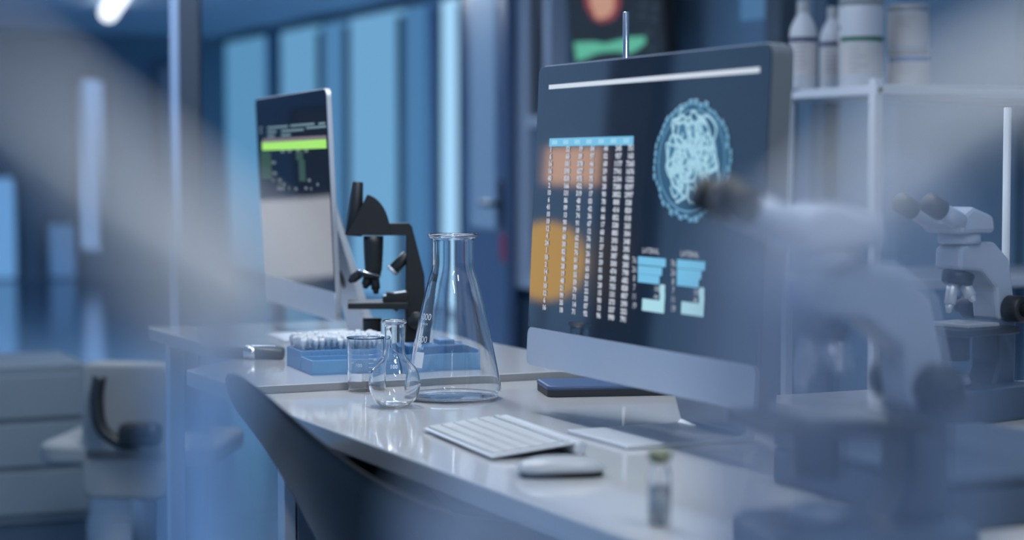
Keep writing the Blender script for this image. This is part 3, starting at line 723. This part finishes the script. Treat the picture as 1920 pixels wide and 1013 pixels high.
c = pt(1606, 310, 1.72); fg = wscope('large out-of-focus white microscope at front right', Vector((c.x, c.y, ZD)), R(14)); fg.scale = (.94, .94, .94)
c = pt(1822, 310, 2.84); f2 = wscope('blurred white microscope with black eyepieces behind at far right', Vector((c.x, c.y, ZD)), R(38))
f2.scale = (.86, .86, .86)

# ================================================================== SHELF WITH BOTTLES
cc = Vector((.841, 4.5, 0)); ZS = 1.305
sh = thing('shelf_unit', 'white metal shelf unit with square posts behind the large monitor', 'shelf', cc, ANG)
for z in (ZS, .85, .35):
    obj('shelf_board', box(NB(), (.45, .24, z - .011), (.92, .51, .022), bev=.002), M_leg, sh)
for xx in (0.0, .90):
    for yy in (0.0, .37):
        if xx == 0 and yy > 0: continue
        b = NB(); box(b, (xx, yy, (ZS + .014) / 2), (.022, .026, ZS + .014), bev=.002); pz = obj('post', b, M_leg, sh)
        b = NB(); cyl(b, (xx + .002, yy - .0125, ZS - .012), (xx + .002, yy - .0165, ZS - .012), .0065, seg=16); obj('bolt', b, M_blackm, pz)
b = NB(); box(b, (.0, .37, (ZS - .02) / 2), (.022, .026, ZS - .02), bev=.002); obj('post', b, M_leg, sh)
FAb = R(-98)
def bottle(label, px, D, r, h, neck, stripe, cat='bottle', name='bottle', top=None, z0=ZS + .0006, capr=None, zstripe=.56, lab=(.16, .53)):
    p_ = pt(px, 310, D); o = thing(name, label, cat, (p_.x, p_.y, z0), 0)
    if neck:
        prof = [(0, 0), (r * .94, 0), (r, .004), (r, h * .60)] + smoothprof([(r * .995, h * .62), (r * .93, h * .69), (r * .72, h * .77), (r * .50, h * .83), (r * .42, h * .86)], 3) + [(r * .42, h * .88), (0, h * .88)]
        obj('body', lathe(NB(), prof, 40), M_bottle, o)
        b = NB(); lathe(b, [(0, h * .865), (r * .46, h * .865)] + [(r * (.46 - .015 * (k % 2)), h * (.87 + .012 * k)) for k in range(10)] + [(r * .43, h), (0, h)], 32); obj('cap', b, M_white, o)
    else:
        prof = [(0, 0), (r * .96, 0), (r, .004), (r, h * .80), (r * .97, h * .84), (r * .94, h * .85), (0, h * .85)]
        obj('body', lathe(NB(), prof, 40), M_bottle, o)
        b = NB(); lathe(b, [(0, h * .845), (r * .99, h * .845), (r * .99, h * .98), (r * .95, h), (0, h)], 40); obj('cap', b, M_white, o)
    rfun = lambda z: r
    b = NB(); patch(b, rfun, FAb - R(75), FAb + R(75), h * lab[0], h * lab[1], .0008, 14); lb = obj('paper_label', b, M_label, o)
    b = NB(); patch(b, rfun, FAb - R(75), FAb + R(75), h * zstripe - .0055, h * zstripe + .0055, .0010, 14); obj('stripe', b, stripe, lb)
    b = NB()
    for k in range(6): patch(b, rfun, FAb + R(-38), FAb + R(-38 + random.choice((30, 50, 44, 58))), h * (lab[1] - .04 - k * .05), h * (lab[1] - .032 - k * .05), .0013, 6)
    obj('print_lines', b, M_ink, lb)
    return o
bottle('white plastic bottle with narrow neck and navy stripe at left end of the shelf', 1504, 4.80, .0335, .218, True, M_sblue)
bottle('white bottle with navy stripe, second from the left on the shelf', 1560, 4.98, .0335, .218, True, M_sblue)
bottle('white container with a dark stripe half hidden behind the green striped one', 1600, 4.86, .040, .25, False, M_sblue, name='jar', cat='jar', zstripe=.62)
bottle('big white jar with a green stripe in the middle of the shelf', 1614, 4.72, .052, .235, False, M_sgreen, name='jar', cat='jar', zstripe=.50, lab=(.14, .46))
jl = bottle('low white jar with a blue stripe, lower one of the stacked pair on the shelf', 1702, 4.80, .052, .098, False, M_mblue, name='jar', cat='jar', zstripe=.74, lab=(.1, .66))
bottle('white jar with printed label standing on top of the blue striped jar', 1700, 4.80, .050, .11, False, M_label, name='jar', cat='jar', z0=ZS + .0985, lab=(.08, .78))

# ================================================================== WALL TV
cT = pt(1158, 0, 7.0); 
tv = thing('wall_screen', 'dark wall screen with red heart and green shape above the large monitor', 'screen', (cT.x, cT.y, 1.47), R(22))
TV = Matrix.Rotation(R(-5.5), 4, 'Y')
b = NB(); prism(b, rrect(-.40, .40, 0, .56, .01), 0, .05, 'x', bev=.003); box(b, (.1, 0, .3), (.14, .2, .2)); bmesh.ops.transform(b, matrix=TV, verts=b.verts); obj('housing', b, M_blackm, tv)
b = NB(); box(b, (-.002, 0, .285), (.004, .77, .52)); bmesh.ops.transform(b, matrix=TV, verts=b.verts); ts = obj('screen', b, mat('tv_black', (.004, .006, .008), .6, emit=L(10, 16, 22), es=1, noise=.02), tv)
W = Matrix.Translation(tv.location) @ Matrix.Rotation(tv.rotation_euler.z, 4, 'Z') @ TV; Wi = W.inverted()
def PT(px, py):
    a = Wi @ Vector((0, 0, CZ)); b_ = Wi @ (Vector((0, 0, CZ)) + ray(px, py)); d_ = b_ - a; q_ = a + d_ * ((-.004 - a.x) / d_.x); return q_.y, q_.z
def blob(name, pxs, m, x0=-.0055, x1=-.0035):
    b = NB(); prism(b, [PT(*p) for p in pxs], x0, x1, 'x'); bmesh.ops.transform(b, matrix=TV, verts=b.verts); return obj(name, b, m, ts)
blob('heart_image', [(1092, -38), (1105, -58), (1130, -52), (1150, -60), (1162, -35), (1164, 10), (1152, 36), (1128, 44), (1112, 36), (1098, 12)], E('tv_red', (132, 48, 42)))
blob('heart_highlight', [(1108, -30), (1135, -38), (1152, -20), (1152, 18), (1140, 32), (1120, 36), (1108, 8)], E('tv_peach', (186, 138, 112)), -.0065, -.0045)
blob('green_shape', [(1076, 80), (1112, 78), (1135, 82), (1165, 74), (1180, 70), (1208, 68), (1212, 78), (1200, 90), (1180, 101), (1160, 96), (1128, 98), (1110, 104), (1082, 117), (1080, 100)], E('tv_green', (84, 172, 142)))
b = NB()
for xx, yy in ((1205, 30), (1228, 36), (1216, 62), (1222, 92), (1206, 10), (1230, 14)):
    y_, z_ = PT(xx, yy); b = NB(); box(b, (-.005, y_, z_), (.001, .05, .014)); bmesh.ops.transform(b, matrix=TV, verts=b.verts); obj('side_readout', b, E('tv_dim', (34, 50, 54)), ts)

# ================================================================== RODS
c = pt(1174, 22, 3.31)
rs = thing('lab_stand', 'thin steel rod of a lab stand rising behind the large monitor', 'stand', (c.x, c.y, ZD), ANG)
b = NB(); cyl(b, (0, 0, .011), (0, 0, c.z - ZD), .0052, bev=.001); obj('rod', b, M_chrome, rs)
b = NB(); box(b, (0, -.0, .006), (.06, .11, .012), bev=.002); obj('base_plate', b, M_gsc, rs)
c = on(1882, 752, ZD)
rs = thing('lab_stand', 'pale upright rod on a base at the right edge, on the rear bench', 'stand', (c.x, c.y, ZD), ANG)
b = NB(); cyl(b, (0, 0, .011), (0, 0, .46), .0062, bev=.001); obj('rod', b, M_leg, rs)
b = NB(); box(b, (0, 0, .006), (.07, .11, .012), bev=.002); obj('base_plate', b, M_leg, rs)

# ================================================================== CHAIR at the desk
D1 = 2.62
ch = thing('chair', 'black moulded shell chair pulled up to the near side of the desk', 'chair', (0, 0, 0), 0)
cback = pt(447, 700, 2.46)
cen0 = cback + V * .265; ch.location = (cen0.x - .004, cen0.y, 0); ch.rotation_euler = (0, 0, ANG)
# one bowl: angle 0 = back, +-90 = arms, 180 = open front
b = NB(); NA, NV = 64, 14; rings = []
for j in range(NV + 1):
    v = j / NV; row = []
    for i in range(NA):
        th = -math.pi + 2 * math.pi * i / NA; d_ = abs(math.degrees(th))
        rim = .685 + .172 * math.exp(-(d_ / 52) ** 2) if d_ < 100 else .685
        if d_ > 100: f_ = min(1, (d_ - 100) / 55); f_ = f_ * f_ * (3 - 2 * f_); rim = .685 - .235 * f_
        e_ = v ** 1.15; k_ = (1 - e_) ** .42
        z = .425 + (rim - .425) * max(0, 1 - v / .72) ** 1.2 if v < .72 else .425
        q_ = 1 - .5 * min(1, v / .72) ** .8 if v < .72 else .5 * (1 - (v - .72) / .28)
        row.append(b.verts.new((-.265 * math.cos(th) * q_ + .20 * (1 - max(q_, .5)), .285 * math.sin(th) * q_, z)) if j < NV else None)
    if j < NV: rings.append(row)
cv = b.verts.new((.10, 0, .422))
for A, B in zip(rings, rings[1:]):
    for i in range(NA): b.faces.new((A[i], A[(i + 1) % NA], B[(i + 1) % NA], B[i]))
for i in range(NA): b.faces.new((rings[-1][i], rings[-1][(i + 1) % NA], cv))
bmesh.ops.recalc_face_normals(b, faces=b.faces)
so = obj('seat_shell', b, mat('black_shell', (.008, .009, .010), .5, noise=.1), ch, True)
md = so.modifiers.new('thickness', 'SOLIDIFY'); md.thickness = .008; md.offset = 0
md = so.modifiers.new('smooth', 'SUBSURF'); md.levels = 1; md.render_levels = 1
for sx, sy in ((.08, -1), (.08, 1), (.33, -1), (.33, 1)):
    b = NB(); cyl(b, (.20 + (sx - .2) * .55, sy * .10, .428), (.20 + (sx - .2) * 1.45, sy * .22, .0), .011, .009); obj('leg', b, M_leg, ch)

# ================================================================== LEFT BACKGROUND FURNITURE
c = pt(228, 310, 4.95)
oc = thing('lab_chair', 'blurred grey chair with a black armrest at lower left', 'chair', (c.x, c.y, 0), R(-5)); oc.scale = (1.15, 1.0, .88)
M_gc = mat('grey_upholstery', (.28, .30, .31), .8, noise=.05)
b = NB(); prism(b, rrect(-.095, .11, .30, .70, .03), -.02, .05, 'y', bev=.012); obj('backrest', b, M_gc, oc)
b = NB(); prism(b, rrect(-.2, .2, -.02, .38, .05), .40, .46, 'z', bev=.015); obj('seat', b, M_gc, oc)
b = NB(); tube(b, catmull([(-.04, -.06, .665), (-.045, -.065, .60), (-.035, -.07, .52), (.005, -.07, .475), (.05, -.07, .47)], 6), .016, 12); ar = obj('armrest_loop', b, M_blackm, oc)
b = NB(); box(b, (.055, -.07, .50), (.10, .06, .07), bev=.02); obj('arm_pad', b, M_blackm, ar)
b = NB(); cyl(b, (0, .18, .07), (0, .18, .41), .03); obj('column', b, M_alu, oc)
for k in range(5):
    a = k * 2 * math.pi / 5; b = NB(); cyl(b, (0, .18, .08), (.26 * math.cos(a), .18 + .26 * math.sin(a), .045), .018, .012); lg = obj('leg', b, M_blackm, oc)
    b = NB(); cyl(b, (.26 * math.cos(a) - .012, .18 + .26 * math.sin(a), .026), (.26 * math.cos(a) + .012, .18 + .26 * math.sin(a), .026), .026); obj('castor', b, M_black, lg)
c = pt(40, 310, 5.8)
pc = thing('pedestal', 'blurred grey drawer pedestal at the far lower left', 'cabinet', (c.x, c.y, 0), ANG)
b = NB(); box(b, (0, 0, .31), (.30, .42, .46), bev=.005); obj('body', b, mat('slate_grey', (.17, .22, .26), .6, noise=.03), pc)
for z in (.17, .31, .45):
    b = NB(); box(b, (0, -.215, z), (.28, .014, .125), bev=.003); obj('drawer', b, mat('slate_grey2', (.19, .24, .28), .6, noise=.03), pc)
b = NB(); box(b, (0, 0, .05), (.28, .40, .10)); obj('plinth', b, M_frame, pc)

# ================================================================== FOREGROUND TUBING close to the lens
fbn = thing('side_table', 'narrow white table in front of the camera carrying the tubing', 'table', (0, .42, 0))
b = NB(); box(b, (0, 0, .74), (1.3, .42, .02), bev=.003); obj('table_top', b, M_desk, fbn)
for sx in (-.6, .6):
    for sy in (-.17, .17): obj('leg', box(NB(), (sx, sy, .365), (.03, .03, .73), bev=.002), M_leg, fbn)
M_tubw = mat('white_silicone', (.78, .77, .77), .5, noise=.02)
M_tubs = mat('sky_silicone', (.34, .58, .92), .5, noise=.02)
M_tubd = mat('dusk_silicone', (.26, .36, .54), .5, noise=.02)
M_tubb = mat('pale_blue_silicone', (.33, .41, .57), .5, noise=.02)
def tubing(label, pts, r, m, dbase, pts2=None, r2=None, m2=None):
    P_ = [pt(*p) for p in pts]; e = Vector((dbase[0], dbase[1], .762))
    if not pts2: P_.append(e)
    o = thing('tubing', label, 'tubing', (e.x, e.y, .75))
    C = catmull([q_ - o.location for q_ in P_], 10)
    if isinstance(r, tuple): r = [r[0] + (r[1] - r[0]) * (i / (len(C) - 1)) ** (1.7 if r[1] > r[0] else 1) for i in range(len(C))]
    b = NB(); tube(b, C, r, 16); obj('hose', b, m, o)
    if pts2:
        P2 = [P_[-1]] + [pt(*p) for p in pts2] + [e]
        b = NB(); tube(b, catmull([q_ - o.location for q_ in P2], 10), r2, 16); obj('lower_hose', b, m2, o, label='pale blue lower length')
    b = NB(); cyl(b, (0, 0, 0), (0, 0, .03), .03, bev=.004); obj('foot', b, M_leg, o)
    return o
tubing('white out-of-focus hose slanting down across the upper left', [(-160, 10, .35), (10, 130, .35), (150, 275, .35), (290, 415, .37), (412, 545, .41)], (.0006, .0150), M_tubw, (-.10, .58), [(402, 690, .48), (374, 850, .58), (374, 1080, .60)], .0100, M_tubs)
tubing('pale out-of-focus hose bending down across the upper right', [(2180, 100, .38), (1930, 140, .38), (1790, 205, .38), (1650, 320, .38), (1510, 440, .38)], (.0066, .0050), M_tubw, (.06, .50), [(1430, 560, .38), (1410, 760, .42), (1400, 1000, .46), (1395, 1150, .47)], .0075, M_tubb)
tubing('faint blue hose added for haze behind the bending one at right', [(1530, 470, .40), (1560, 620, .41), (1580, 800, .43), (1590, 1150, .45)], .0060, M_tubd, (.11, .56))  # this hose and the next two are added to veil the view with haze
tubing('faint blue hose added for haze at far right, beside the rear microscope', [(1700, 400, .40), (1750, 560, .41), (1790, 800, .43), (1810, 1150, .45)], .0048, M_tubd, (.18, .50))
tubing('blue grey out-of-focus hose loop added for haze at the bottom centre', [(1300, 1250, .45), (1130, 1110, .45), (980, 1010, .45), (850, 1000, .45), (800, 1150, .46)], .0056, M_tubd, (-.03, .56))

# flat dark case lying on the desk behind the front microscope
ic = thing('instrument_case', 'flat dark slate case lying on the desk at lower right', 'case', st(-1.27, .46, ZD), ANG)
b = NB(); box(b, (0, 0, .022), (.30, .34, .044), bev=.006); obj('case_body', b, M_gsc, ic)
b = NB(); box(b, (0, 0, .050), (.30, .34, .012), bev=.005); obj('lid', b, M_gsc, ic)
for q_ in (-.09, .09): obj('latch', box(NB(), (-.153, q_, .040), (.008, .03, .022), bev=.002), M_chrome, ic)
